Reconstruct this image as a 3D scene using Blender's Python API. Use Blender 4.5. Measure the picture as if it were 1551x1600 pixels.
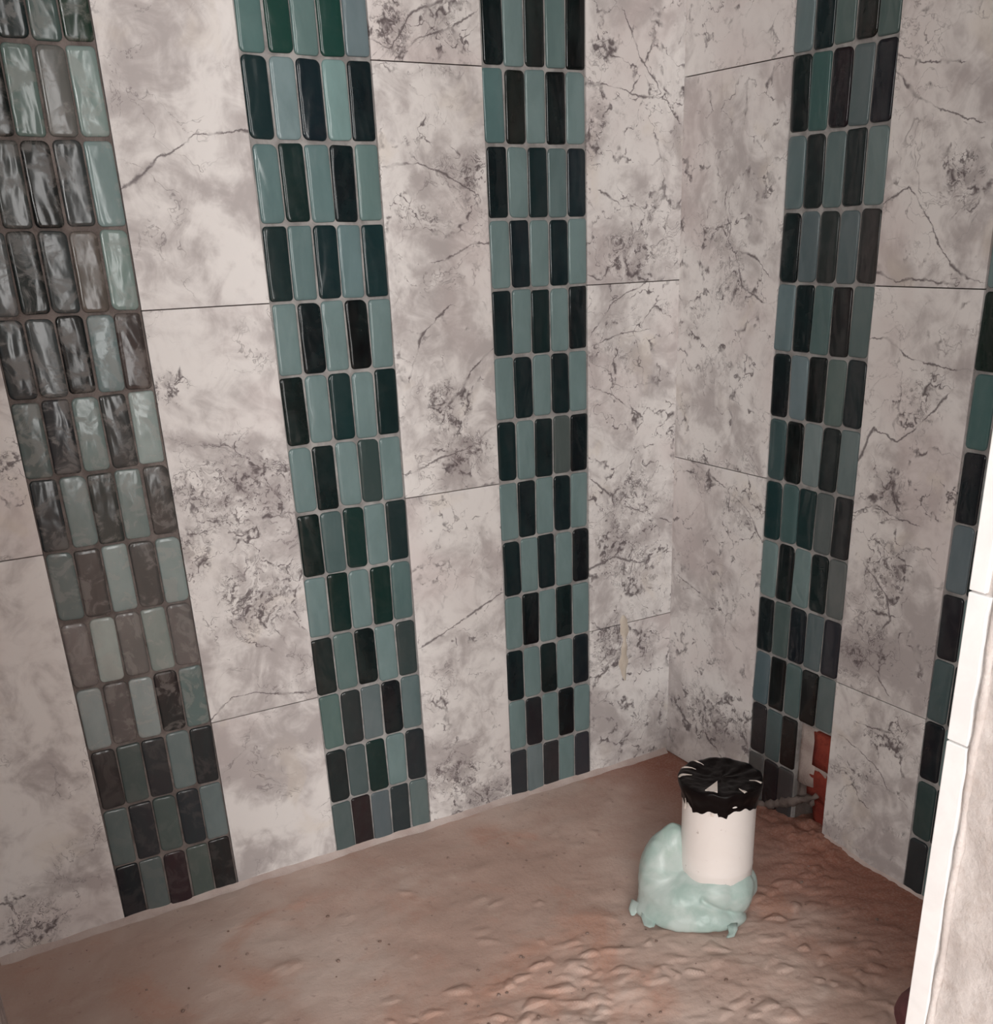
import bpy, bmesh, math, random
import numpy as np
from mathutils import Matrix, Vector, noise as mnoise

for o in list(bpy.data.objects): bpy.data.objects.remove(o)
scene = bpy.context.scene
COL = scene.collection
random.seed(7)
RNG = np.random.default_rng(11)

# ------------------------------------------------------------------ camera
cam_data = bpy.data.cameras.new('camera')
cam = bpy.data.objects.new('camera', cam_data); COL.objects.link(cam)
cam_data.sensor_fit = 'HORIZONTAL'; cam_data.sensor_width = 36.0
cam_data.lens = 1673.52 / 1551 * 36.0
cam_data.shift_x = -65.6 / 1551; cam_data.shift_y = 332.5 / 1551
cam_data.clip_start = 0.02
RX, RY, RZ = Vector((.84932, -.52722, -.0262)), Vector((-.24052, -.34232, -.90828)), Vector((.46989, .77772, -.41755))
M = Matrix((RX, -RY, -RZ)).transposed().to_4x4()
M.translation = Vector((-1.25355, -1.56559, .98052))
cam.matrix_world = M
scene.camera = cam

# ------------------------------------------------------------------ world and daylight
world = bpy.data.worlds.new('overcast'); scene.world = world; world.use_nodes = True
bg = world.node_tree.nodes['Background']
bg.inputs['Color'].default_value = (.93, .97, 1.0, 1); bg.inputs['Strength'].default_value = .6

def area(name, loc, target, sx, sy, power, col):
    l = bpy.data.lights.new(name, 'AREA'); l.shape = 'RECTANGLE'; l.size = sx; l.size_y = sy
    l.energy = power; l.color = col
    o = bpy.data.objects.new(name, l); COL.objects.link(o)
    o.location = loc
    o.rotation_euler = (Vector(target) - Vector(loc)).to_track_quat('-Z', 'Y').to_euler()
    return o
# daylight entering through the window in the side wall and the open doorway behind the photographer
area('window_daylight', (-3.02, -2.15, 1.45), (0, -2.15, 1.45), 1.3, 1.2, 40, (1.0, .985, .965))
area('doorway_daylight', (-.36, -3.72, 1.12), (-.36, 0, 1.12), .36, 1.95, 27, (1.0, .975, .95))
area('back_window_daylight', (-2.33, -3.72, 1.5), (-2.33, 0, 1.5), 1.15, 1.25, 108, (1.0, .985, .965))

vs = scene.view_settings
scene.display_settings.display_device = 'sRGB'
vs.view_transform = 'Standard'; vs.look = 'None'; vs.gamma = 1.0; vs.use_curve_mapping = False
vs.exposure = -0.16

# ------------------------------------------------------------------ helpers
def obj(name, me, mat=None, parent=None, loc=(0, 0, 0), **props):
    o = bpy.data.objects.new(name, me); COL.objects.link(o)
    if mat is not None and not me.materials: me.materials.append(mat)
    if parent is not None: o.parent = parent
    o.location = loc
    for k, v in props.items(): o[k] = v
    return o

def mesh_from(name, verts, faces, smooth=False):
    me = bpy.data.meshes.new(name)
    me.from_pydata([tuple(v) for v in verts], [], [tuple(f) for f in faces])
    me.update()
    if smooth:
        me.polygons.foreach_set('use_smooth', [True] * len(me.polygons))
    return me

def box_mesh(name, lo, hi, bevel=0.0, seg=2):
    bm = bmesh.new()
    bmesh.ops.create_cube(bm, size=1)
    for v in bm.verts:
        v.co = Vector([(lo[i] + hi[i]) / 2 + v.co[i] * (hi[i] - lo[i]) for i in range(3)])
    if bevel: bmesh.ops.bevel(bm, geom=bm.edges[:], offset=bevel, segments=seg, affect='EDGES', profile=.5)
    me = bpy.data.meshes.new(name); bm.to_mesh(me); bm.free()
    return me

def boxes_mesh(name, boxes):
    bm = bmesh.new()
    for lo, hi in boxes:
        r = bmesh.ops.create_cube(bm, size=1)
        for v in r['verts']:
            v.co = Vector([(lo[i] + hi[i]) / 2 + v.co[i] * (hi[i] - lo[i]) for i in range(3)])
    me = bpy.data.meshes.new(name); bm.to_mesh(me); bm.free()
    return me

def fbm(p, octs=4):
    return mnoise.fractal(Vector(p), 1.0, 2.0, octs)

class NT:
    def __init__(self, name):
        self.m = bpy.data.materials.new(name); self.m.use_nodes = True
        self.t = self.m.node_tree; self.b = self.t.nodes['Principled BSDF']
    def n(self, typ, **kw):
        nd = self.t.nodes.new(typ)
        for k, v in kw.items():
            if k.startswith('_'): setattr(nd, k[1:], v)
            else: self.put(nd.inputs[k.replace('__', ' ')], v)
        return nd
    def put(self, sock, v):
        if isinstance(v, bpy.types.NodeSocket): self.t.links.new(v, sock)
        elif isinstance(v, (tuple, list)) and len(v) == 3 and sock.type == 'RGBA': sock.default_value = (*v, 1)
        else: sock.default_value = v
    def math(self, op, a, b=0.0, clamp=False):
        nd = self.t.nodes.new('ShaderNodeMath'); nd.operation = op; nd.use_clamp = clamp
        self.put(nd.inputs[0], a); self.put(nd.inputs[1], b); return nd.outputs[0]
    def vmath(self, op, a, b=(0, 0, 0)):
        nd = self.t.nodes.new('ShaderNodeVectorMath'); nd.operation = op
        self.put(nd.inputs[0], a)
        if op == 'SCALE': self.put(nd.inputs['Scale'], b)
        else: self.put(nd.inputs[1], b)
        return nd.outputs[0]
    def noise(self, vec, scale, detail=4, rough=.55, dist=0.0, col=False):
        nd = self.t.nodes.new('ShaderNodeTexNoise')
        self.put(nd.inputs['Vector'], vec); nd.inputs['Scale'].default_value = scale
        nd.inputs['Detail'].default_value = detail; nd.inputs['Roughness'].default_value = rough
        nd.inputs['Distortion'].default_value = dist
        return nd.outputs['Color' if col else 'Fac']
    def ss(self, v, a, b, lo=0.0, hi=1.0):
        nd = self.t.nodes.new('ShaderNodeMapRange'); nd.interpolation_type = 'SMOOTHSTEP'
        self.put(nd.inputs['Value'], v); self.put(nd.inputs['From Min'], a); self.put(nd.inputs['From Max'], b)
        nd.inputs['To Min'].default_value = lo; nd.inputs['To Max'].default_value = hi
        return nd.outputs[0]
    def mix(self, f, a, b, blend='MIX'):
        nd = self.t.nodes.new('ShaderNodeMix'); nd.data_type = 'RGBA'; nd.blend_type = blend
        self.put(nd.inputs[0], f); self.put(nd.inputs[6], a); self.put(nd.inputs[7], b); return nd.outputs[2]
    def bump(self, h, strength, dist=.002):
        nd = self.t.nodes.new('ShaderNodeBump'); self.put(nd.inputs['Height'], h)
        nd.inputs['Strength'].default_value = strength; nd.inputs['Distance'].default_value = dist
        self.put(self.b.inputs['Normal'], nd.outputs[0])
    def set(self, **kw):
        for k, v in kw.items(): self.put(self.b.inputs[k.replace('_', ' ')], v)
        return self.m
    def pos(self): return self.t.nodes.new('ShaderNodeNewGeometry').outputs['Position']
    def attr(self, name):
        nd = self.t.nodes.new('ShaderNodeAttribute'); nd.attribute_name = name; return nd.outputs['Fac']
    def objinfo(self, out): return self.t.nodes.new('ShaderNodeObjectInfo').outputs[out]

# ------------------------------------------------------------------ materials
def make_marble():
    k = NT('marble_porcelain'); P = k.pos()
    rnd = k.objinfo('Random')
    V = k.vmath('ADD', P, k.vmath('SCALE', (3.7, 5.1, 2.3), rnd))
    dens, vd = k.attr('patch'), k.attr('vein_distance')
    c1 = k.noise(V, 6, 5, .55, .9); c2 = k.noise(V, 17, 5, .6, 1.4); c3 = k.noise(V, 38, 4, .6, 1.0)
    mixn = k.math('ADD', k.math('ADD', k.math('MULTIPLY', c1, .55), k.math('MULTIPLY', c2, .33)), k.math('MULTIPLY', c3, .12))
    cloud = k.ss(mixn, .39, .56)
    col = k.mix(cloud, (.44, .405, .40), (.74, .715, .70))
    pink = k.ss(k.noise(V, 3.6, 3, .5, .5), .48, .66)
    col = k.mix(k.math('MULTIPLY', pink, .45), col, (.585, .505, .495))
    warm = k.ss(k.noise(V, 9, 3, .5, .6), .60, .72)
    col = k.mix(k.math('MULTIPLY', warm, .4), col, (.66, .60, .53))
    wob = k.vmath('SCALE', k.vmath('SUBTRACT', k.noise(V, 9, 4, .6, 0, True), (.5, .5, .5)), .13)
    wob2 = k.vmath('SCALE', k.vmath('SUBTRACT', k.noise(V, 48, 3, .6, 0, True), (.5, .5, .5)), .030)
    W = k.vmath('ADD', V, wob); W2 = k.vmath('ADD', W, wob2)
    vo = k.n('ShaderNodeTexVoronoi', _feature='DISTANCE_TO_EDGE', Scale=15.0, Vector=W2)
    vo2 = k.n('ShaderNodeTexVoronoi', _feature='DISTANCE_TO_EDGE', Scale=34.0, Vector=W2)
    brk = k.noise(V, 26, 3, .6); brk2 = k.noise(V, 64, 3, .6)
    d1 = k.math('ADD', dens, k.math('MULTIPLY', k.math('SUBTRACT', c2, .5), 1.0))
    # grey mass filling dense patches, broken by pale pebbles
    haze = k.math('MULTIPLY', k.ss(d1, .30, .95), k.ss(k.noise(W2, 22, 5, .62, 1.0), .40, .60))
    col = k.mix(k.math('MULTIPLY', haze, .62), col, (.235, .20, .20))
    wid = k.math('MULTIPLY', k.ss(brk, .45, .72), .15)
    l1 = k.ss(vo.outputs['Distance'], 0.0, k.math('ADD', wid, .012), 1, 0)
    l1 = k.math('MULTIPLY', k.math('MULTIPLY', l1, k.ss(d1, .16, .42)), k.ss(brk2, .38, .5))
    wid2 = k.math('MULTIPLY', k.ss(brk2, .42, .72), .22)
    l2 = k.ss(vo2.outputs['Distance'], 0.0, k.math('ADD', wid2, .012), 1, 0)
    l2 = k.math('MULTIPLY', k.math('MULTIPLY', l2, k.ss(d1, .36, .75)), k.ss(brk, .40, .52))
    rid = k.noise(W2, 27, 5, .62, 1.8)
    fl = k.math('MULTIPLY', k.ss(k.math('ABSOLUTE', k.math('SUBTRACT', rid, .5)), 0.0, .035, 1, 0), k.ss(d1, .30, .7))
    fl = k.math('MULTIPLY', fl, k.ss(brk2, .4, .55))
    hr = k.noise(W, 7, 6, .6, 1.1)
    hair = k.math('MULTIPLY', k.ss(k.math('ABSOLUTE', k.math('SUBTRACT', hr, .5)), 0.0, .009, 1, 0), k.ss(k.noise(V, 8, 2), .47, .6))
    vdn = k.math('ADD', k.attr('vein_side'), k.math('MULTIPLY', k.math('SUBTRACT', k.noise(V, 60, 4, .65), .5), .012))
    vl = k.ss(k.math('ABSOLUTE', vdn), .0002, k.math('ADD', .0013, k.math('MULTIPLY', k.ss(brk, .42, .7), .0034)), 1, 0)
    vl = k.math('MULTIPLY', vl, k.ss(vd, .007, .011, 1, 0))
    vl = k.math('MULTIPLY', vl, k.ss(k.noise(V, 30, 2), .36, .52, .2, 1))
    line = k.math('MAXIMUM', k.math('MULTIPLY', l1, .92), k.math('MULTIPLY', l2, .85))
    line = k.math('MAXIMUM', line, k.math('MULTIPLY', fl, .95))
    line = k.math('MAXIMUM', line, k.math('MULTIPLY', hair, .5))
    line = k.math('MAXIMUM', line, k.math('MULTIPLY', vl, .85))
    col = k.mix(line, col, (.095, .075, .08))
    k.bump(k.noise(V, 9, 2), .05, .002)
    return k.set(Base_Color=col, Roughness=.36, Specular_IOR_Level=.3)
MARBLE = make_marble()

def make_glaze():
    k = NT('glazed_mosaic'); P = k.pos()
    tint = k.objinfo('Color'); rnd = k.objinfo('Random')
    V = k.vmath('ADD', P, k.vmath('SCALE', (9.1, 4.7, 6.3), rnd))
    S = k.vmath('MULTIPLY', V, (1, 1, .45))
    cl = k.noise(S, 26, 4, .6, .5)
    col = k.mix(k.ss(cl, .3, .7, 0, .55), tint, k.mix(.35, tint, (.02, .05, .05)))
    dn = k.t.nodes.new('ShaderNodeAttribute'); dn.attribute_type = 'OBJECT'; dn.attribute_name = 'dust'; dust = dn.outputs['Fac']      # dried grout film left on the glaze
    film = k.math('MULTIPLY', k.ss(k.noise(V, 34, 5, .62, .8), .46, .62), dust)
    col = k.mix(k.math('MULTIPLY', film, .45), col, (.30, .27, .25))
    h = k.math('ADD', k.math('MULTIPLY', k.noise(S, 22, 2, .5, .6), 1.0), k.math('MULTIPLY', k.noise(S, 70, 2, .5), .08))
    k.bump(h, .5, .006)
    rough = k.math('ADD', .15, k.math('MULTIPLY', film, .35))
    return k.set(Base_Color=col, Roughness=rough, Specular_IOR_Level=.36)
GLAZE = make_glaze()

def simple(name, a, b, scale, rough=.9, bump=.3, bdist=.003, detail=5, spec=.2, fine=None):
    k = NT(name); P = k.pos()
    f = k.ss(k.noise(P, scale, detail, .6, .4), .32, .68)
    col = k.mix(f, a, b)
    if fine: col = k.mix(k.ss(k.noise(P, scale * 7, 4, .65), .45, .75, 0, .7), col, fine)
    if bump: k.bump(k.math('ADD', k.noise(P, scale * 4, 5, .65), k.noise(P, scale * 18, 3, .6)), bump, bdist)
    return k.set(Base_Color=col, Roughness=rough, Specular_IOR_Level=spec)

GROUT = simple('grout', (.20, .19, .185), (.36, .35, .34), 30, .9, .3, .002)
GROUT_RAW = simple('unwashed_grout', (.11, .092, .085), (.22, .19, .178), 30, .95, .5, .003)
BACKING = simple('tile_adhesive', (.12, .095, .085), (.22, .18, .165), 14, .95, .4)
PLASTER = simple('rough_plaster', (.50, .455, .435), (.66, .62, .60), 9, .95, .35, .004, fine=(.46, .40, .37))
PAINT = simple('hall_plaster', (.50, .47, .44), (.58, .55, .52), 3, .9, .1)
CEIL = simple('ceiling_paint', (.62, .60, .58), (.68, .66, .64), 3, .9, .05)
EDGE = simple('white_edge_tile', (.86, .86, .86), (.93, .93, .93), 20, .35, .05, .001, spec=.4)
MORTAR = simple('mortar', (.34, .27, .245), (.47, .40, .37), 25, .95, .6, .004)
RED = simple('red_brick_clay', (.17, .028, .020), (.26, .05, .032), 18, .9, .5, .004, fine=(.16, .03, .02))
JOINT = simple('dark_joint', (.05, .04, .035), (.09, .075, .07), 30, .95, 0)

def make_floor_mat():
    k = NT('dusty_cement_screed'); P = k.pos()
    a = k.ss(k.noise(P, 2.6, 5, .6, .5), .36, .64)
    col = k.mix(a, (.49, .345, .29), (.60, .48, .425))
    rust = k.ss(k.noise(P, 5.2, 4, .6, .6), .5, .72)
    col = k.mix(k.math('MULTIPLY', rust, .75), col, (.52, .29, .215))
    # redder, damper earth near the right wall, colour deepened for shade behind the pipe
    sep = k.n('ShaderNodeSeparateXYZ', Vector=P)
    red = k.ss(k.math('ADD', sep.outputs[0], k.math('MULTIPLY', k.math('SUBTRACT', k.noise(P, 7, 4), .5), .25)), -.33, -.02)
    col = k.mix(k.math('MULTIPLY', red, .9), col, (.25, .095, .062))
    pale = k.ss(k.noise(P, 3.7, 6, .65, .3), .54, .72)
    col = k.mix(k.math('MULTIPLY', pale, .55), col, (.70, .60, .54))
    sp = k.ss(k.noise(P, 75, 4, .6), .62, .72)
    col = k.mix(k.math('MULTIPLY', sp, .35), col, (.16, .10, .085))
    gr = k.ss(k.noise(P, 260, 3, .6), .4, .7)
    col = k.mix(k.math('MULTIPLY', gr, .18), col, (.55, .45, .41))
    k.bump(k.math('ADD', k.noise(P, 45, 5, .65), k.math('MULTIPLY', k.noise(P, 200, 3, .6), .4)), .35, .004)
    return k.set(Base_Color=col, Roughness=.93, Specular_IOR_Level=.15)
SCREED = make_floor_mat()

# ------------------------------------------------------------------ marble tile sheets
LB = [(-0.811,0.646,0.094,0.064,1),(-0.888,0.573,0.036,0.056,.8),(-0.804,0.489,0.078,0.079,.8),(-0.882,0.801,0.026,0.021,.9),(-1.1,0.712,0.023,0.049,.5),(-1.206,0.048,0.059,0.054,.7),(-1.043,0.219,0.045,0.053,.25),(-0.458,0.729,0.04,0.049,1),(-0.427,0.666,0.053,0.041,.9),(-0.511,1.241,0.034,0.037,.9),(-0.423,1.239,0.051,0.038,.6),(-0.396,1.051,0.024,0.051,.9),(-0.449,1.013,0.053,0.026,.6),(-0.492,1.12,0.05,0.048,.35),(-0.489,0.089,0.054,0.045,1),(-0.425,0.029,0.081,0.033,.8),(-0.516,0.248,0.037,0.036,.4),(-0.445,0.916,0.065,0.063,.2),(-0.161,1.228,0.024,0.021,.8),(-0.167,1.134,0.022,0.044,.8),(-0.103,0.941,0.079,0.049,.8),(-0.136,1.027,0.051,0.037,.4),(-0.108,0.78,0.082,0.063,.45),(-0.093,0.682,0.07,0.055,.45),(-0.098,0.524,0.08,0.082,.75),(-0.09,0.415,0.082,0.074,.7),(-0.14,0.26,0.052,0.065,.9),(-0.056,0.242,0.039,0.067,.6),(-0.132,0.111,0.062,0.055,.4),(-0.082,0.861,0.068,0.041,.5),(-0.713,0.944,0.028,0.049,.25)]
RB = [(-0.111,0.957,0.078,0.076,.55),(-0.147,0.891,0.077,0.048,.6),(-0.045,0.838,0.051,0.061,.6),(-0.086,0.583,0.069,0.045,.65),(-0.175,0.531,0.065,0.055,.7),(-0.153,0.351,0.086,0.084,.5),(-0.132,0.125,0.11,0.06,.85),(-0.11,0.738,0.099,0.062,.3),(-0.563,1.031,0.034,0.04,.9),(-0.542,0.744,0.054,0.059,.6),(-0.491,0.619,0.059,0.055,.5),(-0.51,0.497,0.042,0.058,.95),(-0.509,0.395,0.049,0.051,.75),(-0.468,0.361,0.039,0.031,.8),(-0.569,0.243,0.072,0.053,.55),(-0.515,0.152,0.058,0.067,.55),(-0.582,0.626,0.043,0.044,.5)]
LV = [[(-0.897,1.046),(-0.87,1.063),(-0.851,1.079),(-0.826,1.088),(-0.802,1.105),(-0.769,1.109),(-0.725,1.113)],[(-0.901,0.305),(-0.867,0.333),(-0.826,0.333),(-0.775,0.318),(-0.732,0.313)],[(-0.372,0.815),(-0.414,0.784),(-0.431,0.756),(-0.457,0.739),(-0.471,0.711)],[(-0.533,0.346),(-0.483,0.365),(-0.419,0.392),(-0.373,0.412)],[(-0.533,0.638),(-0.486,0.653),(-0.427,0.666),(-0.372,0.696)],[(-0.541,1.225),(-0.513,1.215),(-0.48,1.258),(-0.43,1.276)],[(-0.504,1.204),(-0.473,1.229),(-0.422,1.243),(-0.38,1.264)],[(-0.536,1.071),(-0.486,1.075),(-0.445,1.063),(-0.394,1.038)],[(-0.465,0.944),(-0.432,0.952),(-0.398,0.968),(-0.37,0.968)],[(-0.52,0.783),(-0.494,0.846),(-0.447,0.88)],[(-0.179,1.186),(-0.143,1.184),(-0.087,1.171),(-0.036,1.169),(-0.01,1.142)],[(-0.119,1.28),(-0.107,1.26),(-0.088,1.223),(-0.063,1.198),(-0.043,1.173),(-0.009,1.138)],[(-0.161,1.036),(-0.123,1.018),(-0.085,1.012)],[(-0.175,0.806),(-0.122,0.822),(-0.068,0.824)],[(-0.182,0.739),(-0.135,0.719),(-0.079,0.681)],[(-0.183,0.582),(-0.113,0.526),(-0.054,0.5),(-0.009,0.481)],[(-0.191,0.42),(-0.134,0.434),(-0.075,0.412),(-0.015,0.427)],[(-0.181,0.826),(-0.135,0.874),(-0.069,0.9)]]
RV = [[(-0.114,1.031),(-0.111,1.004),(-0.128,0.983),(-0.124,0.957)],[(-0.11,0.976),(-0.144,0.938),(-0.163,0.891),(-0.209,0.873)],[(-0.049,0.6),(-0.138,0.569),(-0.207,0.537),(-0.243,0.489)],[(-0.022,0.379),(-0.118,0.353),(-0.191,0.318)],[(-0.128,0.947),(-0.188,0.938),(-0.22,0.911)],[(-0.434,1.178),(-0.477,1.165),(-0.537,1.158)],[(-0.437,1.16),(-0.473,1.127),(-0.516,1.109),(-0.577,1.09)],[(-0.442,1.006),(-0.478,1.024),(-0.515,0.985),(-0.542,0.946),(-0.577,0.916),(-0.608,0.909)],[(-0.438,0.918),(-0.473,0.906),(-0.506,0.911),(-0.569,0.904)],[(-0.44,0.83),(-0.467,0.833),(-0.51,0.809),(-0.565,0.801),(-0.611,0.8)],[(-0.44,0.581),(-0.481,0.599),(-0.519,0.587),(-0.555,0.584)],[(-0.468,0.507),(-0.518,0.469),(-0.529,0.432),(-0.497,0.391),(-0.483,0.344)],[(-0.44,0.363),(-0.473,0.371),(-0.509,0.347),(-0.546,0.311)],[(-0.459,0.211),(-0.495,0.202),(-0.538,0.185),(-0.561,0.16)],[(-0.436,0.658),(-0.46,0.708),(-0.504,0.695),(-0.535,0.717),(-0.581,0.765)],[(-0.441,0.571),(-0.452,0.583),(-0.483,0.589)],[(-0.489,0.246),(-0.554,0.254),(-0.611,0.291)]]

THICK = .010
def marble_tile(wall, u0, u1, z0, z1, parent, base, name='marble_tile'):
    """a slab of marbled porcelain; u runs along the wall (world x on the left wall, y on the right one)"""
    g = .0008
    u0 += g; u1 -= g; z0 += g; z1 -= g
    st = .0045
    nu = max(2, int((u1 - u0) / st)); nz = max(2, int((z1 - z0) / st))
    us = np.linspace(u0, u1, nu + 1); zs = np.linspace(z0, z1, nz + 1)
    U, Z = np.meshgrid(us, zs)
    blobs, veins = (LB, LV) if wall == 'L' else (RB, RV)
    dens = np.full_like(U, base)
    for bu, bz, ru, rz, s in blobs:
        d = ((U - bu) / ru) ** 2 + ((Z - bz) / rz) ** 2
        dens = np.maximum(dens, s * np.exp(-d * .75))
    vd = np.full_like(U, .08); sd = vd.copy()
    for pl in veins:
        for (a, b), (c, e) in zip(pl[:-1], pl[1:]):
            dx, dz = c - a, e - b; L = dx * dx + dz * dz + 1e-12
            t = np.clip(((U - a) * dx + (Z - b) * dz) / L, 0, 1)
            dd = np.hypot(U - a - t * dx, Z - b - t * dz)
            sd = np.where(dd < vd, np.where((U - a) * dz - (Z - b) * dx > 0, dd, -dd), sd)
            vd = np.minimum(vd, dd)
    # origin of each slab at its lower left corner
    n = (nu + 1) * (nz + 1)
    ru, rz_ = (U - u0).ravel(), (Z - z0).ravel()
    out = np.zeros(n)
    edge = (np.isclose(U, u0) | np.isclose(U, u1) | np.isclose(Z, z0) | np.isclose(Z, z1)).ravel()
    out[edge] = .0003                                     # eased edge
    def p(i, dep): return (ru[i], dep, rz_[i]) if wall == 'L' else (dep, ru[i], rz_[i])
    verts = [p(i, out[i]) for i in range(n)]
    faces = []
    for j in range(nz):
        for i in range(nu):
            a = j * (nu + 1) + i
            f = (a, a + 1, a + nu + 2, a + nu + 1)
            faces.append(f if wall == 'L' else f[::-1])
    # skirt going back to the wall
    ring = [i for i in range(nu + 1)] + [j * (nu + 1) + nu for j in range(1, nz + 1)] + [nz * (nu + 1) + i for i in range(nu - 1, -1, -1)] + [j * (nu + 1) for j in range(nz - 1, 0, -1)]
    base = len(verts)
    for i in ring: verts.append(p(i, THICK))
    m = len(ring)
    for q in range(m):
        f = (ring[q], base + q, base + (q + 1) % m, ring[(q + 1) % m])
        faces.append(f if wall == 'L' else f[::-1])
    me = mesh_from(name, verts, faces)
    for nm, arr in (('patch', dens.ravel()), ('vein_distance', vd.ravel()), ('vein_side', sd.ravel())):
        at = me.attributes.new(nm, 'FLOAT', 'POINT')
        full = np.zeros(len(verts)); full[:n] = arr; full[n:] = arr[ring]
        at.data.foreach_set('value', full.astype(np.float32))
    loc = (u0, 0, z0) if wall == 'L' else (0, u0, z0)
    return obj(name, me, MARBLE, parent, loc)

# ------------------------------------------------------------------ mosaic chips
def chip_mesh(wall, seed, w=.0338, h=.0958):
    """a hand-made glazed chip: rounded rectangle, soft pillow edge, slightly uneven outline"""
    r = random.Random(seed)
    cr = r.uniform(.0042, .0078); seg = 4
    pts = []
    for cx, cz, a0 in ((1, 1, 0), (-1, 1, 90), (-1, -1, 180), (1, -1, 270)):
        rr = cr * r.uniform(.75, 1.25)
        ox, oz = cx * (w / 2 - rr), cz * (h / 2 - rr)
        for q in range(seg + 1):
            a = math.radians(a0 + 90 * q / seg)
            pts.append((ox + rr * math.cos(a), oz + rr * math.sin(a)))
    ph = [r.uniform(0, 6.28) for _ in range(3)]
    def wob(x, z, s): 
        return (x * s + .0006 * math.sin(z * 90 + ph[0]) + .0003 * math.sin(z * 210 + ph[1]), z * s + .0004 * math.sin(x * 160 + ph[2]))
    rings = []
    for ins, dep in ((0.0, .006), (0.0, .0014), (.0006, .0006), (.0017, .0001), (.005, -.0002)):
        ring = []
        for x, z in pts:
            sx = (w / 2 - ins) / (w / 2); sz = (h / 2 - ins) / (h / 2)
            x2, z2 = wob(x * sx, z * sz, 1)
            ring.append((x2, dep, z2))
        rings.append(ring)
    verts = [v for rg in rings for v in rg] ; n = len(pts); faces = []
    for k in range(len(rings) - 1):
        for i in range(n):
            faces.append((k * n + i, (k + 1) * n + i, (k + 1) * n + (i + 1) % n, k * n + (i + 1) % n))
    faces.append(tuple(range((len(rings) - 1) * n, len(rings) * n)))
    if wall == 'R':     # u runs along -y seen from the room: mirror depth onto x
        verts = [(d, -x, z) for x, d, z in verts]
    me = mesh_from('mosaic_chip', verts, faces, True)
    bm = bmesh.new(); bm.from_mesh(me); bmesh.ops.recalc_face_normals(bm, faces=bm.faces[:]); bm.to_mesh(me); bm.free()
    return me
CHIPS = {w: [chip_mesh(w, s) for s in range(8)] for w in 'LR'}
for w in 'LR':
    for me in CHIPS[w]: me.materials.append(GLAZE)

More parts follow.
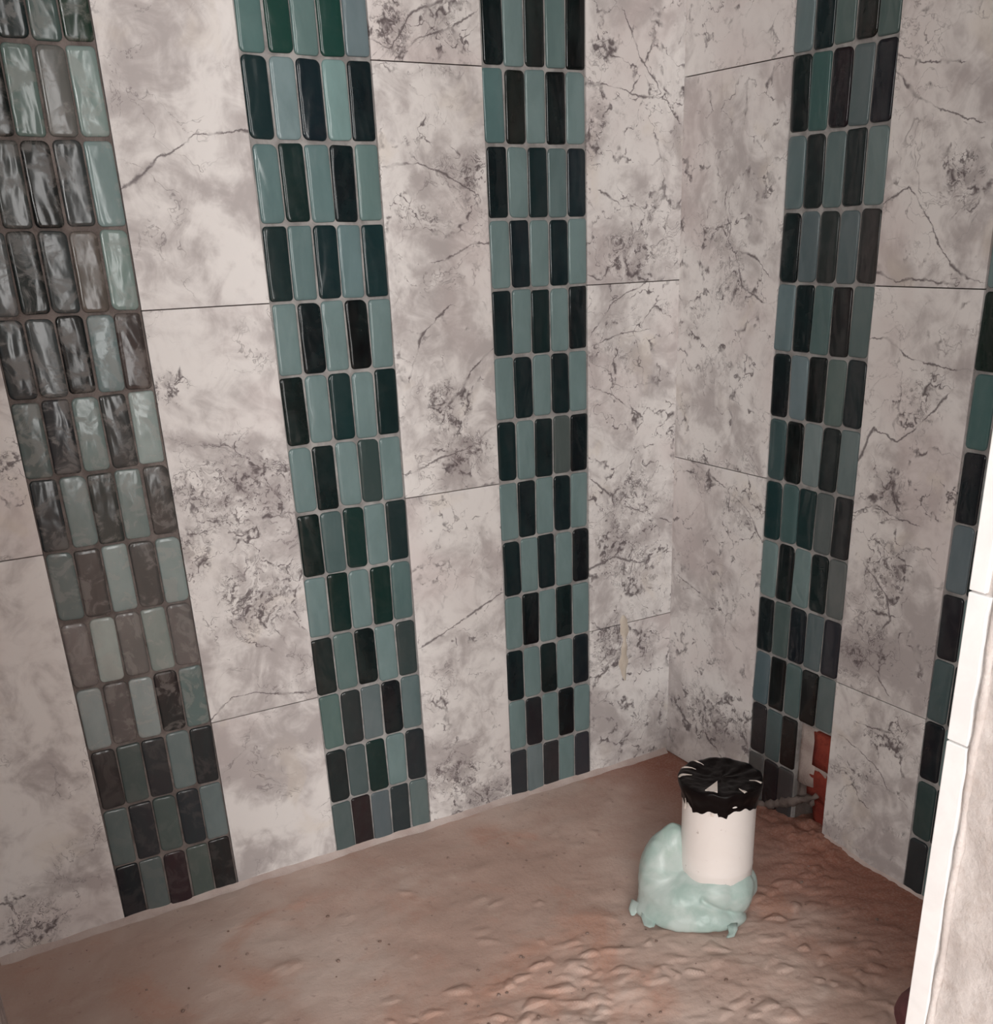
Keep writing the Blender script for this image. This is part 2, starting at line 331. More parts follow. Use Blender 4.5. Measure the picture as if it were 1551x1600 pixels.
def lin(c): 
    c = c / 255.0
    return c / 12.92 if c <= .04045 else ((c + .055) / 1.055) ** 2.4
L_ = (98, 124, 121); D_ = (12, 26, 29)
def row(s):
    """'L' pale sea green, 'D' near black; a number triple overrides"""
    out = []
    for tok in s.split():
        out.append(L_ if tok == 'L' else D_ if tok == 'D' else None if tok == '-' else tuple(int(x) for x in tok.split(',')))
    return out
STRIPS = {  # from the floor row upwards
'A': ['28,28,34 85,95,92 48,32,36 75,85,78 35,30,30', '85,98,95 45,44,48 72,85,80 40,44,48 95,110,108', '48,42,42 70,82,78 46,46,48 100,115,112 38,38,40',
      '132,144,140 92,84,80 134,145,140 40,34,34 85,106,101', '108,99,94 146,157,148 104,98,92 124,135,126 98,91,86', '92,106,102 74,68,64 128,144,138 74,70,66 124,140,134',
      '38,44,46 106,122,117 52,56,52 106,122,116 66,62,58', '78,92,88 38,37,41 104,124,118 54,54,52 130,147,140', '40,44,46 56,62,62 20,18,18 96,117,115 60,48,44',
      '70,74,74 20,26,26 48,54,54 86,76,66 112,136,127', '52,56,53 48,54,52 18,20,20 50,54,54 112,138,134', '20,34,32 16,26,24 86,110,101 92,92,86 116,140,132',
      '40,60,52 50,70,64 16,34,34 58,80,74 24,50,36', '80,104,98 18,30,30 80,104,98 18,30,30 80,104,98'],
'B': ['75,90,88 40,24,26 80,92,95 42,50,52 88,105,102', '28,32,33 70,86,85 15,40,36 L 35,40,43', '78,105,98 38,44,44 88,102,102 15,15,20 85,105,104',
      '28,35,33 80,105,100 8,20,20 L 50,62,60', 'L 8,35,30 L 10,40,34 75,102,99', '8,25,22 70,92,90 15,45,40 L 25,42,42', 'L 8,22,22 L 48,65,62 L', '10,20,18 L 12,42,42 L 8,32,32',
      'L 2,15,18 L 4,6,8 L', '18,38,38 85,112,110 8,35,38 90,118,118 12,42,44', '85,115,113 10,35,32 85,115,113 4,18,22 90,120,115', '15,40,42 105,130,130 10,26,34 105,140,135 5,20,25',
      '75,110,105 15,60,50 85,115,110 10,60,50 95,115,118', 'D L D L D'],
'C': ['45,48,52 100,115,115 45,40,42 L 48,46,52', 'L 34,30,34 L 14,12,16 L', 'D L 14,26,26 L 20,24,30', 'L 8,10,14 L 12,26,26 L', 'D L D L 16,18,22', 'L D L D L', '10,30,32 L 12,24,26 70,80,76 8,8,14',
      'L D L D L', 'D L 10,28,28 L 14,16,20', 'L 12,26,32 L 10,28,32 L', '6,18,22 L 14,34,36 82,105,103 18,30,36', '74,108,106 22,24,20 L 4,4,8 L', '6,18,20 L 22,26,24 86,112,108 6,8,8', 'L D L D L'],
'D': ['80,78,75 35,26,30 65,60,60 - -', '40,36,38 70,88,88 30,18,16 - -', '75,95,100 14,12,12 75,98,95 18,12,12 85,100,98', '12,18,22 70,88,84 14,20,28 80,96,97 38,36,44', 'L 8,10,12 L 14,26,26 90,95,92',
      '12,45,46 60,90,88 15,42,42 80,88,86 35,33,34', '50,75,75 5,3,5 105,122,120 22,30,30 95,112,110', '10,14,18 95,115,118 14,12,12 80,98,92 30,36,38', '90,112,114 8,22,24 70,95,92 30,22,22 80,98,95',
      '12,18,20 80,95,97 38,42,40 80,95,96 48,44,42', '85,105,105 25,28,28 80,100,98 25,32,32 95,115,112', '8,10,12 50,85,80 28,16,22 80,95,95 22,16,26', '90,110,110 8,25,28 75,95,90 22,18,14 70,90,85', 'D L D L D'],
'E': ['45,48,50 L D L D', '48,68,65 D L D L', '22,24,30 L D L D', '68,88,88 D L D L', '30,28,34 L D L D', '92,108,112 D L D L', '18,20,26 L D L D', '62,98,94 D L D L', '5,25,15 L D L D', 'L D L D L',
      'D L D L D', 'L D L D L', 'D L D L D', 'L D L D L'],
}
ROWS = 14; PITCH = .1
def strip(wall, u_lo, u_hi, key, parent):
    """u_lo is the end seen on the left from the room"""
    w = abs(u_hi - u_lo); cp = w / 5
    s = (1 if u_hi > u_lo else -1)
    lo, hi = min(u_lo, u_hi), max(u_lo, u_hi)
    def gb(a, b, z0, z1):
        return ((a, .0030, z0), (b, THICK, z1)) if wall == 'L' else ((.0030, a, z0), (THICK, b, z1))
    if key == 'D':      # grout bed broken away at the foot of the strip
        e = u_lo + s * cp * 3.05
        boxes = [gb(lo, hi, .2, ROWS * PITCH), gb(min(u_lo, e), max(u_lo, e), .0, .2)]
    else:
        boxes = [gb(lo, hi, 0, ROWS * PITCH)]
    bed = obj('mosaic_strip', boxes_mesh('mosaic_strip', boxes), GROUT_RAW if key == 'A' else GROUT, parent)
    dusty = {'A': .75, 'B': .12, 'C': .08, 'D': .16, 'E': .15}[key]
    for r_, txt in enumerate(STRIPS[key]):
        rs = random.uniform(-.0009, .0009)
        for c_, colr in enumerate(row(txt)):
            if colr is None: continue
            u = u_lo + s * cp * (c_ + .5) + rs + random.uniform(-.0005, .0005)
            z = PITCH * (r_ + .5) + random.uniform(-.0012, .0012)
            me = random.choice(CHIPS[wall])
            d = random.uniform(-.0006, .0004)
            loc = (u, d, z) if wall == 'L' else (d, u, z)
            o = bpy.data.objects.new('mosaic_chip', me); COL.objects.link(o); o.parent = bed; o.location = loc
            ti = [random.gauss(0, .014) for _ in range(2)]; ro = random.gauss(0, .006)
            sc = (w / .1828)
            if wall == 'L': o.rotation_euler = (ti[0], ro, ti[1]); o.scale = (sc, 1, 1)
            else: o.rotation_euler = (ro, ti[0], ti[1]); o.scale = (1, sc, 1)
            cc = [max(lin(v) * CHIP_GAIN, .002) for v in colr]; gy = sum(cc) / 3
            cc = [v * .74 + gy * .26 for v in cc]; cc[2] *= 1.05
            o.color = (*cc, 1)
            o['dust'] = dusty * ((.9 if 3 <= r_ <= 8 else .7 if r_ > 8 else .2) if key == 'A' else .3)
    return bed
CHIP_GAIN = 1.18

# ------------------------------------------------------------------ walls
WH = 2.4
# back wall of the niche (left half of the picture)
wall_left = obj('wall_left', box_mesh('wall_left', (-3.1, THICK, 0), (.12, .16, WH)), BACKING, kind='structure')
SA, SB, SC = (-1.0851, -.9023), (-.7264, -.5436), (-.3701, -.1906)
def column(wall, u0, u1, joints, parent, base):
    z = 0.0
    for j in joints:
        marble_tile(wall, u0, u1, z, j, parent, base); z = j
T = ROWS * PITCH
column('L', -1.28, SA[0], (.6, 1.2, T), wall_left, .10)
column('L', SA[1], SB[0], (.3, .9, T), wall_left, .06)
column('L', SB[1], SC[0], (.6, 1.2, T), wall_left, .24)
column('L', SC[1], .0085, (.3, .9, T), wall_left, .33)
for a, b in zip(('A', 'B', 'C'), (SA, SB, SC)): strip('L', b[0], b[1], a, wall_left)

# right wall, with a broken recess at the foot of its first strip
SD, SE = (-.2426, -.4354), (-.617, -.800)
hy0, hy1 = SD[0] - .0386 * 3.05, SD[1]          # recess between these y
BK = THICK
wall_right = obj('wall_right', boxes_mesh('wall_right', [((BK, hy0, 0), (.16, .0, WH)), ((BK, -1.0, 0), (.16, hy1, WH)),
                 ((BK, hy1, .2), (.16, hy0, WH)), ((.085, hy1, 0), (.16, hy0, .2))]), BACKING, kind='structure')
column('R', SD[0], .0008, (.6, 1.2, T), wall_right, .27)
column('R', SE[0], SD[1], (.3, .9, T), wall_right, .20)
column('R', -1.0, SE[1], (.6, 1.2, T), wall_right, .2)
strip('R', SD[0], SD[1], 'D', wall_right)
strip('R', SE[0], SE[1], 'E', wall_right)

def lump(name, lo, hi, mat, parent, seed, amp=.006, sub=3):
    """an irregular block: subdivided box pushed about by noise"""
    bm = bmesh.new(); bmesh.ops.create_cube(bm, size=1)
    bmesh.ops.subdivide_edges(bm, edges=bm.edges[:], cuts=sub, use_grid_fill=True)
    for v in bm.verts:
        c = Vector([(lo[i] + hi[i]) / 2 + v.co[i] * (hi[i] - lo[i]) for i in range(3)])
        nv = mnoise.noise_vector(c * 38 + Vector((seed * 3.1, seed, 0)))
        v.co = c + nv * amp
    me = bpy.data.meshes.new(name); bm.to_mesh(me); bm.free()
    me.polygons.foreach_set('use_smooth', [True] * len(me.polygons))
    return obj(name, me, mat, parent)
# exposed clay bricks and mortar inside the recess
lump('red_brick', (.006, -.434, .128), (.08, -.394, .192), RED, wall_right, 1, .003)
lump('red_brick', (.010, -.432, .066), (.08, -.384, .118), RED, wall_right, 2, .005)
lump('red_brick', (.020, -.434, .006), (.08, -.392, .056), RED, wall_right, 3, .004)
lump('mortar_lump', (.008, -.396, .085), (.08, -.358, .198), MORTAR, wall_right, 4, .004)
lump('mortar_lump', (.012, -.434, .108), (.08, -.39, .132), MORTAR, wall_right, 5, .003)
lump('mortar_lump', (.014, -.395, .045), (.08, -.358, .088), BACKING, wall_right, 6, .004)
# ragged bead of mortar climbing across the foot of the strip
def bead(name, pts, rad, mat, parent, seed=0, res=7, wob=.35):
    bm = bmesh.new(); rings = []
    n = len(pts)
    for i, p in enumerate(pts):
        p = Vector(p)
        t = (Vector(pts[min(i + 1, n - 1)]) - Vector(pts[max(i - 1, 0)])).normalized()
        a = t.orthogonal().normalized(); b = t.cross(a)
        rr = rad * (1 + wob * mnoise.noise(p * 60 + Vector((seed, 0, 0)))) * (.35 if i in (0, n - 1) else 1)
        rings.append([bm.verts.new(p + (a * math.cos(q * 6.283 / res) + b * math.sin(q * 6.283 / res)) * rr) for q in range(res)])
    for i in range(n - 1):
        for q in range(res):
            bm.faces.new((rings[i][q], rings[i][(q + 1) % res], rings[i + 1][(q + 1) % res], rings[i + 1][q]))
    bm.faces.new(rings[0][::-1]); bm.faces.new(rings[-1])
    bmesh.ops.recalc_face_normals(bm, faces=bm.faces[:])
    me = bpy.data.meshes.new(name); bm.to_mesh(me); bm.free()
    me.polygons.foreach_set('use_smooth', [True] * len(me.polygons))
    return obj(name, me, mat, parent)
pts = []
for i in range(26):
    t = i / 25
    y = -.272 - .140 * t
    z = .004 + .078 * max(0, t - .1) ** 1.1
    pts.append((-.002 + .012 * t + .002 * math.sin(i * 1.9), y, z + .002 * math.sin(i * 2.7)))
bead('mortar_bead', pts, .0085, BACKING, wall_right, 3, 9, .9)

# dried adhesive smear on the marble beside the corner
def smear():
    vs_, fs = [], []
    n, m = 22, 6
    for j in range(n + 1):
        t = j / n; z = .318 - .135 * t
        w = .0075 * (1 + .35 * math.sin(t * 11) + .25 * math.sin(t * 27 + 1)) * (min(1, t * 8 + .25)) * (min(1, (1 - t) * 6 + .25))
        c = -.114 + .004 * math.sin(t * 5) + .010 * (t ** 3)
        for i in range(m + 1):
            s = i / m * 2 - 1
            vs_.append((c + s * w, -.0003 - .0022 * (1 - s * s), z))
    for j in range(n):
        for i in range(m):
            a = j * (m + 1) + i; fs.append((a, a + m + 1, a + m + 2, a + 1))
    return mesh_from('adhesive_smear', vs_, fs, True)
obj('adhesive_smear', smear(), simple('beige_adhesive', (.50, .43, .36), (.60, .54, .47), 40, .9, .2), wall_left, label='beige smear of dried adhesive')

# return wall left of the niche, lengthened out of view to shade it
wall_return = obj('wall_return', box_mesh('wall_return', (-1.40, -1.0, 0), (-1.285, THICK - .0005, WH)), PLASTER, kind='structure')
def side_tile(y0, y1, z0, z1):
    me = box_mesh('return_tile', (0, 0, 0), (.006, y1 - y0 - .002, z1 - z0 - .002), .001, 1)
    obj('return_tile', me, MARBLE, wall_return, (-1.286, y0 + .001, z0 + .001))
for z0, z1 in ((0, .6), (.6, 1.2), (1.2, 1.8)): side_tile(-1.0, -.011, z0, z1)

# partition in front of the right wall: its end is the bright jamb
JX = -.473
def rough_wall():
    bm = bmesh.new()
    x0, x1, y0, y1 = JX + .004, .9, -1.16, -1.0005
    # profile ring around the wall (plan), extruded in z with a little unevenness
    plan = []
    for i in range(25): plan.append((x0, y1 + (y0 - y1) * i / 24))
    for i in range(1, 61): plan.append((x0 + (x1 - x0) * (i / 60) ** 1.6, y0))
    plan.append((x1, y1))
    nz = 260; rings = []
    for k in range(nz + 1):
        z = WH * k / nz; ring = []
        for q, (x, y) in enumerate(plan):
            v = Vector((x, y, z))
            if q < 86 and q > 0 and z < 1.5:
                a = .0035 * fbm(v * 24, 4) + .0025 * mnoise.noise(v * 90)
                if q <= 24: v.x += a * min(1, q / 5)
                else: v.y += a
            ring.append(bm.verts.new(v))
        rings.append(ring)
    n = len(plan)
    for k in range(nz):
        for q in range(n):
            bm.faces.new((rings[k][q], rings[k][(q + 1) % n], rings[k + 1][(q + 1) % n], rings[k + 1][q]))
    bm.faces.new(rings[-1]); bm.faces.new(rings[0][::-1])
    bmesh.ops.recalc_face_normals(bm, faces=bm.faces[:])
    me = bpy.data.meshes.new('wall_front'); bm.to_mesh(me); bm.free()
    me.polygons.foreach_set('use_smooth', [True] * len(me.polygons))
    return me
wall_front = obj('wall_front', rough_wall(), PLASTER, kind='structure')
for a, b, wa in ((.001, .546, .0235), (.546, .689, .0225), (.689, 1.4, .0175)):
    me = box_mesh('edge_tile', (0, 0, 0), (.012, wa, b - a - .0016), .0012, 2)
    bm = bmesh.new(); bm.from_mesh(me)      # chipped near edge
    bmesh.ops.subdivide_edges(bm, edges=[e for e in bm.edges if e.calc_length() > .1], cuts=24)
    for v in bm.verts:
        if v.co.y < wa * .4: v.co.y += .0016 * mnoise.noise(Vector((v.co.z * 38, a * 9, 1))) + .0007 * mnoise.noise(Vector((v.co.z * 120, a, 3)))
    bm.to_mesh(me); bm.free()
    obj('edge_tile', me, EDGE, wall_front, (JX - .0005, -1.0005 - wa, a + .0008))
bead('mortar_bead', [(JX + .0035, -1.0285 - .001 * math.sin(i * .9), .002 + i * .02) for i in range(66)], .0042, PLASTER, wall_front, 9, 8, .5)

# ------------------------------------------------------------------ floor
FR = np.random.default_rng(21)
FLAKES = []
for _ in range(360):      # trowel-torn clods, thick in the front right part, rare elsewhere
    if FR.random() < .86: fx, fy = FR.uniform(-.85, -.06), FR.uniform(-1.0, -.44)
    else: fx, fy = FR.uniform(-1.2, -.1), FR.uniform(-.6, -.1)
    if math.hypot(fx + .31, fy + .48) < .10: continue
    FLAKES.append((fx, fy, FR.normal(-.35, .45), FR.uniform(.006, .024), FR.uniform(.004, .010), FR.uniform(.0010, .0050) * (1.0 if fy < -.45 else .5)))
FLAKES = np.array(FLAKES)
def flake_height(x, y):
    dx, dy = x - FLAKES[:, 0], y - FLAKES[:, 1]
    c, s_ = np.cos(FLAKES[:, 2]), np.sin(FLAKES[:, 2])
    u, v = (dx * c + dy * s_) / FLAKES[:, 3], (-dx * s_ + dy * c) / FLAKES[:, 4]
    v = np.where(v < 0, v * 2.6, v * .55)       # steep towards the front, feathered behind
    r = u * u + v * v + .5 * np.sin(u * 3 + FLAKES[:, 0] * 90) * v
    return float(np.max(FLAKES[:, 5] * np.clip(1 - r, 0, 1) ** .6))
def floor_height(x, y):
    h = .0034 * fbm((x * 5, y * 5, .3), 3) + .0010 * fbm((x * 24, y * 24, 4.1), 3)
    m = 1 / (1 + math.exp(-((-y - .50) + (x + .75) * .25) * 16)) / (1 + math.exp(-(x + .80) * 14))
    h += m * .0035 * fbm((x * 16 + y * 8, y * 22, 2.2), 4)
    edge = min(1, max(0, -y / .03)) * min(1, max(0, -x / .03))
    h += flake_height(x, y) * edge
    d = math.hypot(x / .085, (y + .40) / .12)
    h += .014 * math.exp(-d * d * 1.2) * (1 + .6 * fbm((x * 40, y * 40, 7), 3))
    return h
xs = np.concatenate([np.linspace(-1.285, -.9, 50), np.linspace(-.9, .03, 290)[1:], np.linspace(.03, .09, 8)[1:]])
ys = np.concatenate([np.linspace(-1.165, -1.0, 10), np.linspace(-1.0, -.40, 210)[1:], np.linspace(-.40, .004, 80)[1:]])
vv = [(x, y, floor_height(x, y) if (x > -1.27) else 0.0) for y in ys for x in xs]
ff = []
nx = len(xs)
for j in range(len(ys) - 1):
    for i in range(nx - 1):
        a = j * nx + i; ff.append((a, a + 1, a + nx + 1, a + nx))
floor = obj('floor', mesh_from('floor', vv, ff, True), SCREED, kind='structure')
hall = boxes_mesh('floor_hall', [((-3.1, -4.9, -.1), (1.3, -1.1649, -.002)), ((-3.1, -1.1649, -.1), (-1.2849, .01, -.002)), ((.0901, -1.1649, -.1), (1.3, .01, -.002)), ((-1.2849, -1.1649, -.1), (.0901, .01, -.03))])
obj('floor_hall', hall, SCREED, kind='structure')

# thin smeared mortar line where the tiles meet the floor
def fillet(name, p0, p1, nrm, w, h, n=90, seed=0):
    p0, p1, nrm = Vector(p0), Vector(p1), Vector(nrm)
    vs_, fs = [], []
    for i in range(n + 1):
        p = p0.lerp(p1, i / n)
        fl = floor_height(p.x, p.y)
        k = 1 + .35 * fbm((i * .23 + seed, seed, 0), 3)
        hh = h * k; ww = w * k
        for q in range(5):
            s = q / 4
            o = p + nrm * (ww * s)
            f2 = floor_height(o.x, o.y)
            z = f2 - .002 + (hh + .002) * (1 - s) ** 1.7
            vs_.append((o.x, o.y, z))
    for i in range(n):
        for q in range(4):
            a = i * 5 + q; fs.append((a, a + 1, a + 6, a + 5))
    return mesh_from(name, vs_, fs, True)
FIL = simple('pink_mortar', (.44, .35, .32), (.54, .46, .43), 18, .95, .3, .003)
obj('trim_1', fillet('trim_1', (-1.27, 0, 0), (-.004, 0, 0), (0, -1, 0), .016, .008), FIL, kind='structure')
obj('trim_2', fillet('trim_2', (0, -.445, 0), (0, -.995, 0), (-1, 0, 0), .008, .004, 50, 4), FIL, kind='structure')

# loose crumbs scattered on the screed
def crumbs():
    bm = bmesh.new(); r = random.Random(5)
    for _ in range(130):
        if r.random() < .55: x, y = r.uniform(-.75, -.1), r.uniform(-.98, -.42)
        else: x, y = r.uniform(-1.22, -.05), r.uniform(-.95, -.02)
        if math.hypot(x + .31, y + .48) < .1 or math.hypot(x + .22, y + .868) < .1: continue
        s = r.uniform(.001, .003)
        q = bmesh.ops.create_icosphere(bm, subdivisions=1, radius=s)
        z = floor_height(x, y)
        for v in q['verts']:
            v.co = Vector((v.co.x * r.uniform(.8, 1.5), v.co.y * r.uniform(.8, 1.4), v.co.z * .7)) + Vector((x, y, z + s * .4))
    me = bpy.data.meshes.new('dirt_crumbs'); bm.to_mesh(me); bm.free(); return me
obj('dirt_crumbs', crumbs(), simple('dirt', (.19, .125, .10), (.30, .22, .19), 30, .95, .2), kind='stuff',
    label='loose brown dirt crumbs scattered over the dusty floor', category='dirt')

# ------------------------------------------------------------------ the rest of the hall behind the photographer
obj('wall_back', boxes_mesh('wall_back', [((-3.1, -3.75, 0), (-2.93, -3.6, WH)), ((-2.93, -3.75, 0), (-1.73, -3.6, .85)), ((-2.93, -3.75, 2.15), (-1.73, -3.6, WH)),
    ((-1.73, -3.75, 0), (-.63, -3.6, WH)), ((-.63, -3.75, 2.1), (-.09, -3.6, WH)), ((-.09, -3.75, 0), (1.3, -3.6, WH))]), PAINT, kind='structure')
obj('wall_side', boxes_mesh('wall_side', [((-3.1, -3.6, 0), (-2.95, -2.8, WH)), ((-3.1, -1.5, 0), (-2.95, 0, WH)), ((-3.1, -2.8, 0), (-2.95, -1.5, .85)), ((-3.1, -2.8, 2.05), (-2.95, -1.5, WH))]), PAINT, kind='structure')
obj('wall_far', box_mesh('wall_far', (.9, -3.6, 0), (1.05, -.9, WH)), PAINT, kind='structure')
obj('ceiling', box_mesh('ceiling', (-3.1, -3.75, WH + .001), (1.3, .16, WH + .1)), CEIL, kind='structure')

# ------------------------------------------------------------------ drain pipe
AX, AY = -.2885, -.490
pipe_root = bpy.data.objects.new('drain_pipe', None); COL.objects.link(pipe_root)
pipe_root.location = (AX, AY, 0)
pipe_root['label'] = 'white plastic drain pipe stub with torn black film over its open end'
pipe_root['category'] = 'pipe'

def lathe(name, prof, n=64):
    vs_, fs = [], []
    for r, z in prof:
        for i in range(n): vs_.append((r * math.cos(6.28319 * i / n), r * math.sin(6.28319 * i / n), z))
    for k in range(len(prof) - 1):
        for i in range(n):
            fs.append((k * n + i, k * n + (i + 1) % n, (k + 1) * n + (i + 1) % n, (k + 1) * n + i))
    return mesh_from(name, vs_, fs, True)
def pvc():
    k = NT('white_pvc'); P = k.pos()
    s = k.ss(k.noise(P, 70, 4, .6), .66, .74); g = k.ss(k.noise(P, 14, 4, .6, .5), .4, .7)
    col = k.mix(k.math('MULTIPLY', g, .25), (.83, .78, .75), (.74, .66, .62))
    col = k.mix(k.math('MULTIPLY', s, .6), col, (.35, .26, .23))
    return k.set(Base_Color=col, Roughness=.38, Specular_IOR_Level=.4)
PVC = pvc()
R0 = .0555
tube = obj('pipe', lathe('pipe', [(R0 - .004, .012), (R0, .012), (R0, .088), (R0 + .0006, .090), (R0, .093), (R0, .207), (R0 + .002, .212), (R0 + .002, .226), (R0 + .001, .2275), (R0 - .003, .2275), (R0 - .0035, .226), (R0 - .0035, .060)]), PVC, pipe_root)

R1 = .0622
def film_top(x, y):
    r = min(1.0, math.hypot(x, y) / R1); a = math.atan2(y, x)
    return .2372 - .0055 * (1 - r ** 2.5) - .0022 * max(0, (r - .85) / .15) ** 2 + .0022 * fbm((x * 45, y * 45, 3), 3) + .0010 * r * math.sin(a * 9 + 1.1 * math.sin(a * 3))
def black_film():
    """black film pulled over the socket: slack top, bulging rim, ragged hem"""
    vs_, fs = [], []
    nt = 180
    def hem(a):
        d = ((a - TOWARD + math.pi) % 6.28319) - math.pi
        return .2010 + .0035 * math.sin(a * 3 + 1.2) + .0025 * math.sin(a * 7 + .4) + .0015 * math.sin(a * 19) - (.0065 if -.02 < d < .22 else 0) + (.006 if -.95 < d < -.75 else 0)
    NR, NS = 22, 14
    for q in range(NR + 1):
        t = q / NR
        for i in range(nt):
            a = 6.28319 * i / nt; rad = .001 + (R1 - .001) * t
            x, y = rad * math.cos(a), rad * math.sin(a)
            vs_.append((x, y, film_top(x, y)))
    for q in range(1, NS + 1):
        t = q / NS
        for i in range(nt):
            a = 6.28319 * i / nt
            x0, y0 = R1 * math.cos(a), R1 * math.sin(a); z0 = film_top(x0, y0); hz = hem(a)
            rad = R1 + .0014 * math.sin(t * 6.0) - .0045 * t ** 1.3 + .0009 * math.sin(a * 11 + 1.1 * math.sin(a * 3)) * (1 - t * .6)
            vs_.append((rad * math.cos(a), rad * math.sin(a), z0 + (hz - z0) * t))
    for k in range(NR + NS):
        for i in range(nt):
            fs.append((k * nt + i, k * nt + (i + 1) % nt, (k + 1) * nt + (i + 1) % nt, (k + 1) * nt + i))
    c = len(vs_); vs_.append((0, 0, film_top(0, 0)))
    for i in range(nt): fs.append((c, (i + 1) % nt, i))
    me = mesh_from('black_film', vs_, fs, True)
    bm = bmesh.new(); bm.from_mesh(me); bmesh.ops.recalc_face_normals(bm, faces=bm.faces[:]); bm.to_mesh(me); bm.free()
    return me
CD = Vector((-1.25355 - AX, -1.56559 - AY, 0)).normalized()      # towards the open side of the niche
RD = Vector((-CD.y, CD.x, 0))
TOWARD = math.atan2(CD.y, CD.x)
kf = NT('black_plastic_film'); kf.bump(kf.noise(kf.pos(), 70, 3, .6), .2, .002)
FILM = kf.set(Base_Color=(.006, .004, .004), Roughness=.34, Specular_IOR_Level=.10)
film = obj('black_film', black_film(), FILM, pipe_root, label='torn black plastic film')

FOLD = simple('pale_plastic', (.66, .58, .52), (.78, .71, .66), 60, .5, .1)
def on_top(u, v):      # u to the right, v towards the open side, in rim radii
    p = (RD * u + CD * v) * R1
    r = math.hypot(p.x, p.y)
    if r <= R1: return Vector((p.x, p.y, film_top(p.x, p.y) + .0007))
    q = p * ((R1 + .0016) / r)
    return Vector((q.x, q.y, film_top(q.x * R1 / (R1 + .0016), q.y * R1 / (R1 + .0016)) - (r - R1) * 1.6))
def sliver(u0, v0, u1, v1, w, bend):  # glint at a slit in the film, put in as pale colour
    """pointed pale crescent laid along the folds of the film"""
    vs_, fs = [], []; n = 9
    for i in range(n):
        t = i / (n - 1)
        u = u0 + (u1 - u0) * t; v = v0 + (v1 - v0) * t - bend * math.sin(math.pi * t)
        d = Vector((u1 - u0, v1 - v0)).normalized(); s_ = Vector((-d.y, d.x))
        ww = w * math.sin(math.pi * (.97 - .80 * t) * .62 + .35) * (1 - .85 * t)
        for q in (-1, 0, 1):
            p = on_top(u + s_.x * ww * q, v + s_.y * ww * q)
            vs_.append(p + Vector((0, 0, .0006 if q == 0 else 0)))
    for i in range(n - 1):
        for q in range(2):
            a = i * 3 + q; fs.append((a, a + 1, a + 4, a + 3))
    obj('film_sliver', mesh_from('film_sliver', vs_, fs, True), FOLD, pipe_root)
sliver(-.72, -.70, -.42, -.55, .045, .03)
sliver(-.97, -.32, -.60, -.33, .065, .04)
sliver(-.99, .16, -.68, .0, .065, .05)
sliver(.97, .24, .68, .10, .05, .03)
sliver(.60, .78, .44, .55, .05, .0)
sliver(-.16, 1.32, -.25, 1.34, .04, .0)
# triangular flap near the front of the rim
tri = [on_top(-.34, .80), on_top(-.05, .88), on_top(-.07, .30) + Vector((0, 0, .004))]
nn = (tri[1] - tri[0]).cross(tri[2] - tri[0]).normalized() * .0006
tv = [p + nn for p in tri] + [p - nn for p in tri]
obj('film_flap', mesh_from('film_flap', tv, [(0, 1, 2), (5, 4, 3), (0, 3, 4, 1), (1, 4, 5, 2), (2, 5, 3, 0)]), FOLD, pipe_root)
# bare upright strip of pipe between two tails of the hem
def upright(d, z0, z1, w):
    vs_, fs = [], []; n = 7
    for i in range(n):
        t = i / (n - 1); z = z0 + (z1 - z0) * t
        for q in (-1, 0, 1):
            a = TOWARD + math.radians(d + 2 * math.sin(t * 3)) + q * w * (1 - .8 * t) / R1
            r = R1 + .0012 + (.0004 if q == 0 else 0)
            vs_.append((r * math.cos(a), r * math.sin(a), z))
    for i in range(n - 1):
        for q in range(2):
            a = i * 3 + q; fs.append((a, a + 1, a + 4, a + 3))
    obj('film_sliver', mesh_from('film_sliver', vs_, fs, True), FOLD, pipe_root)
upright(-52, .198, .216, .0022)

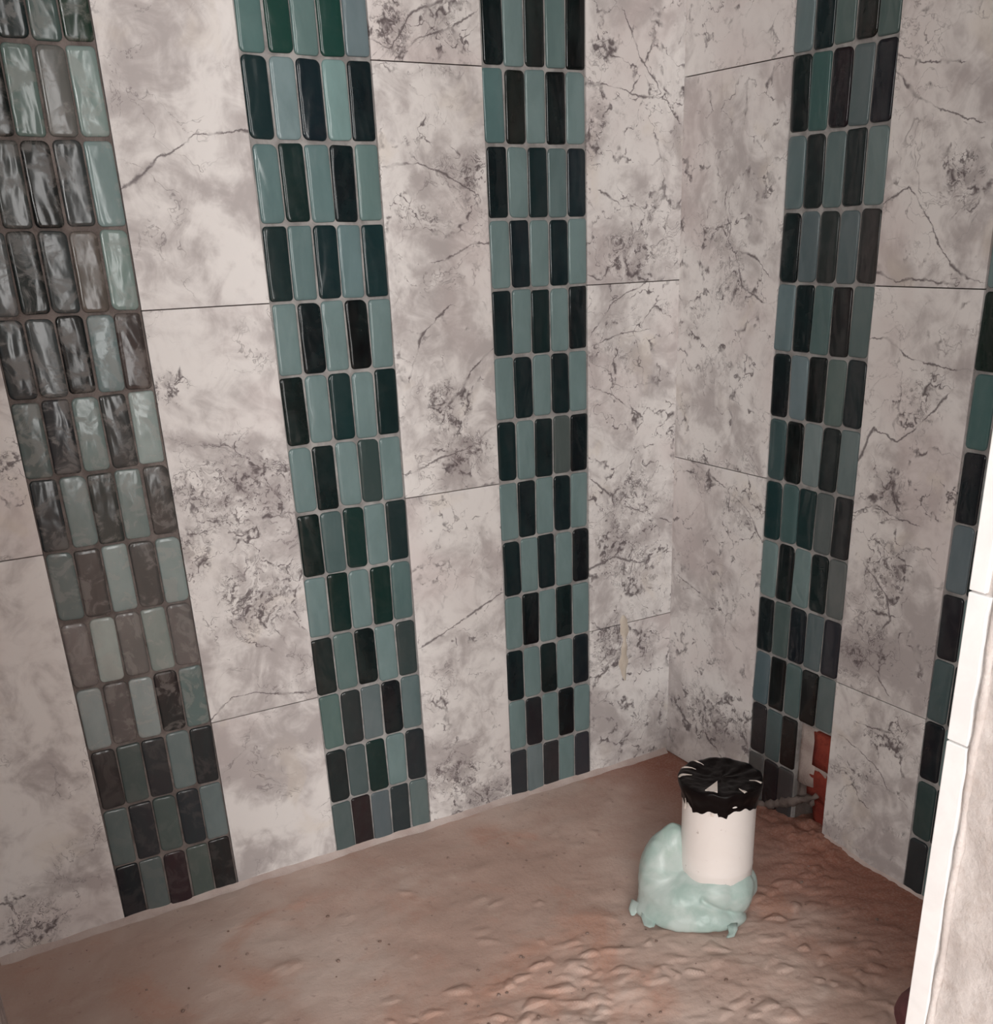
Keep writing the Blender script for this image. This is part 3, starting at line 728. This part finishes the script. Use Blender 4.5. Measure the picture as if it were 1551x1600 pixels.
# ------------------------------------------------------------------ plastic bag around the foot of the pipe
def bag_mesh():
    cam_dir = Vector((-1.25355 - AX, -1.56559 - AY, 0)).normalized()
    right = Vector((-cam_dir.y, cam_dir.x, 0))           # to the right in the picture
    def loc(r_, f, z): return np.array(right * r_ + cam_dir * f + Vector((0, 0, z)))
    ells = [ # centre, radii along (right, forward, up)
        (loc(.000, .004, .050), (.063, .062, .050)),
        (loc(-.046, .012, .034), (.068, .060, .044)),
        (loc(-.085, .004, .060), (.036, .040, .066)),
        (loc(-.066, -.006, .092), (.027, .028, .052)),
        (loc(-.036, .030, .012), (.086, .050, .026)),
    ]
    Rm = np.array([right, cam_dir, (0, 0, 1)])
    org = loc(-.034, .004, .040)
    nt, npz = 120, 80
    vs_ = []
    def sdf(p):
        d = None
        for c, r in ells:
            q = (Rm @ (p - c)) / np.array(r)
            l = np.linalg.norm(q); v = (l - 1) * min(r)
            d = v if d is None else -math.log(math.exp(-v * 260) + math.exp(-d * 260)) / 260
        return d
    for j in range(npz + 1):
        ph = math.pi * j / npz
        for i in range(nt):
            th = 6.28319 * i / nt
            dr = np.array((math.sin(ph) * math.cos(th), math.sin(ph) * math.sin(th), math.cos(ph)))
            lo, hi = 0.0, .30
            # march outwards: last inside point
            t = .0; best = .02
            while t < .2:
                if sdf(org + dr * t) < 0: best = t
                t += .006
            lo, hi = best, best + .006
            for _ in range(6):
                m = (lo + hi) / 2
                if sdf(org + dr * m) < 0: lo = m
                else: hi = m
            p = org + dr * lo
            v = Vector(p)
            # crumpled folds
            f1 = mnoise.noise(Vector((v.x * 20, v.y * 20, v.z * 9)) + Vector((4, 1, 2))); f2 = mnoise.noise(v * 55 + Vector((1, 7, 3))); f3 = mnoise.noise(v * 120)
            cr = .007 * (abs(f1) - .2) + .0026 * (abs(f2) - .2)
            # long tuck running from under the pipe down to the right
            q = Rm @ p
            s = q[0] * .55 + (q[2] - .045) * 1.0
            tuck = -.006 * math.exp(-(s / .0045) ** 2) if q[1] > 0 and -.02 < q[0] < .06 else 0
            p = p + dr * (cr + tuck)
            if p[2] < .004: p[2] = .004 + .25 * (p[2] - .004)
            vs_.append(p)
    fs = []
    for j in range(npz):
        for i in range(nt):
            fs.append((j * nt + i, (j + 1) * nt + i, (j + 1) * nt + (i + 1) % nt, j * nt + (i + 1) % nt))
    me = mesh_from('plastic_bag', vs_, fs, True)
    bm = bmesh.new(); bm.from_mesh(me); bmesh.ops.remove_doubles(bm, verts=bm.verts[:], dist=1e-6)
    bmesh.ops.recalc_face_normals(bm, faces=bm.faces[:]); bm.to_mesh(me); bm.free()
    return me, right, cam_dir
def bag_mat():
    k = NT('mint_plastic_film'); P = k.pos()
    a = k.ss(k.noise(P, 18, 4, .6, .8), .35, .65)
    col = k.mix(a, (.36, .475, .44), (.475, .555, .53))
    g = k.ss(k.noise(P, 9, 4, .6, .6), .58, .74)
    col = k.mix(k.math('MULTIPLY', g, .35), col, (.30, .44, .36))
    k.bump(k.math('ADD', k.noise(P, 60, 4, .6, 1.2), k.noise(P, 22, 3, .5, 1.5)), .18, .003)
    return k.set(Base_Color=col, Roughness=.36, Specular_IOR_Level=.4, Subsurface_Weight=.0)
BAGM = bag_mat()
bme, bright, bfwd = bag_mesh()
bag_root = bpy.data.objects.new('plastic_bag', None); COL.objects.link(bag_root)
bag_root.location = (AX, AY, 0)
bag_root['label'] = 'crumpled pale mint plastic bag bundled around the foot of the white pipe'
bag_root['category'] = 'bag'
obj('bag_body', bme, BAGM, bag_root)
# torn ends lying on the floor
def rag(name, path, w, seed):
    vs_, fs = [], []; n = len(path)
    for i, (r_, f, z) in enumerate(path):
        p = bright * r_ + bfwd * f + Vector((0, 0, z))
        nx_ = path[min(i + 1, n - 1)]; pv = path[max(i - 1, 0)]
        d = (bright * (nx_[0] - pv[0]) + bfwd * (nx_[1] - pv[1])); d = d.normalized() if d.length > 1e-5 else bfwd
        s = Vector((-d.y, d.x, 0)); t = i / (n - 1)
        ww = w * (1 - .75 * t) * (1 + .4 * mnoise.noise(Vector((i * .9, seed, 0))))
        for q in (-1, -.4, .3, 1):
            vs_.append(p + s * ww * q + Vector((0, 0, .003 * mnoise.noise(Vector((i * .8, q * 3, seed))))))
    for i in range(n - 1):
        for q in range(3):
            a = i * 4 + q; fs.append((a, a + 1, a + 5, a + 4))
    o = obj(name, mesh_from(name, vs_, fs, True), BAGM, bag_root)
    m = o.modifiers.new('thick', 'SOLIDIFY'); m.thickness = .0012
    return o
rag('torn_end', [(-.095, .050, .020), (-.098, .062, .013), (-.096, .072, .009), (-.092, .080, .009)], .016, 2)
rag('torn_end', [(.028, .062, .016), (.030, .072, .012), (.028, .082, .009), (.022, .092, .010)], .009, 5)
rag('torn_end', [(-.118, .036, .024), (-.124, .044, .014), (-.124, .054, .010)], .012, 8)

# ------------------------------------------------------------------ dark stone by the jamb
def stone():
    bm = bmesh.new(); bmesh.ops.create_icosphere(bm, subdivisions=4, radius=1)
    for v in bm.verts:
        c = v.co.copy()
        k = 1 + .10 * mnoise.noise(c * 1.6 + Vector((3, 1, 0))) + .03 * mnoise.noise(c * 5)
        v.co = Vector((c.x * .074 * k, c.y * .050 * k, max(c.z, -.85) * .042 * k))
    me = bpy.data.meshes.new('stone'); bm.to_mesh(me); bm.free()
    me.polygons.foreach_set('use_smooth', [True] * len(me.polygons)); return me
so = obj('stone', stone(), simple('maroon_stone', (.10, .035, .04), (.16, .06, .065), 20, .6, .2, .002, spec=.3), None, (-.224, -.876, .036))
so['label'] = 'dark maroon rounded stone on the floor against the bright jamb'; so['category'] = 'stone'
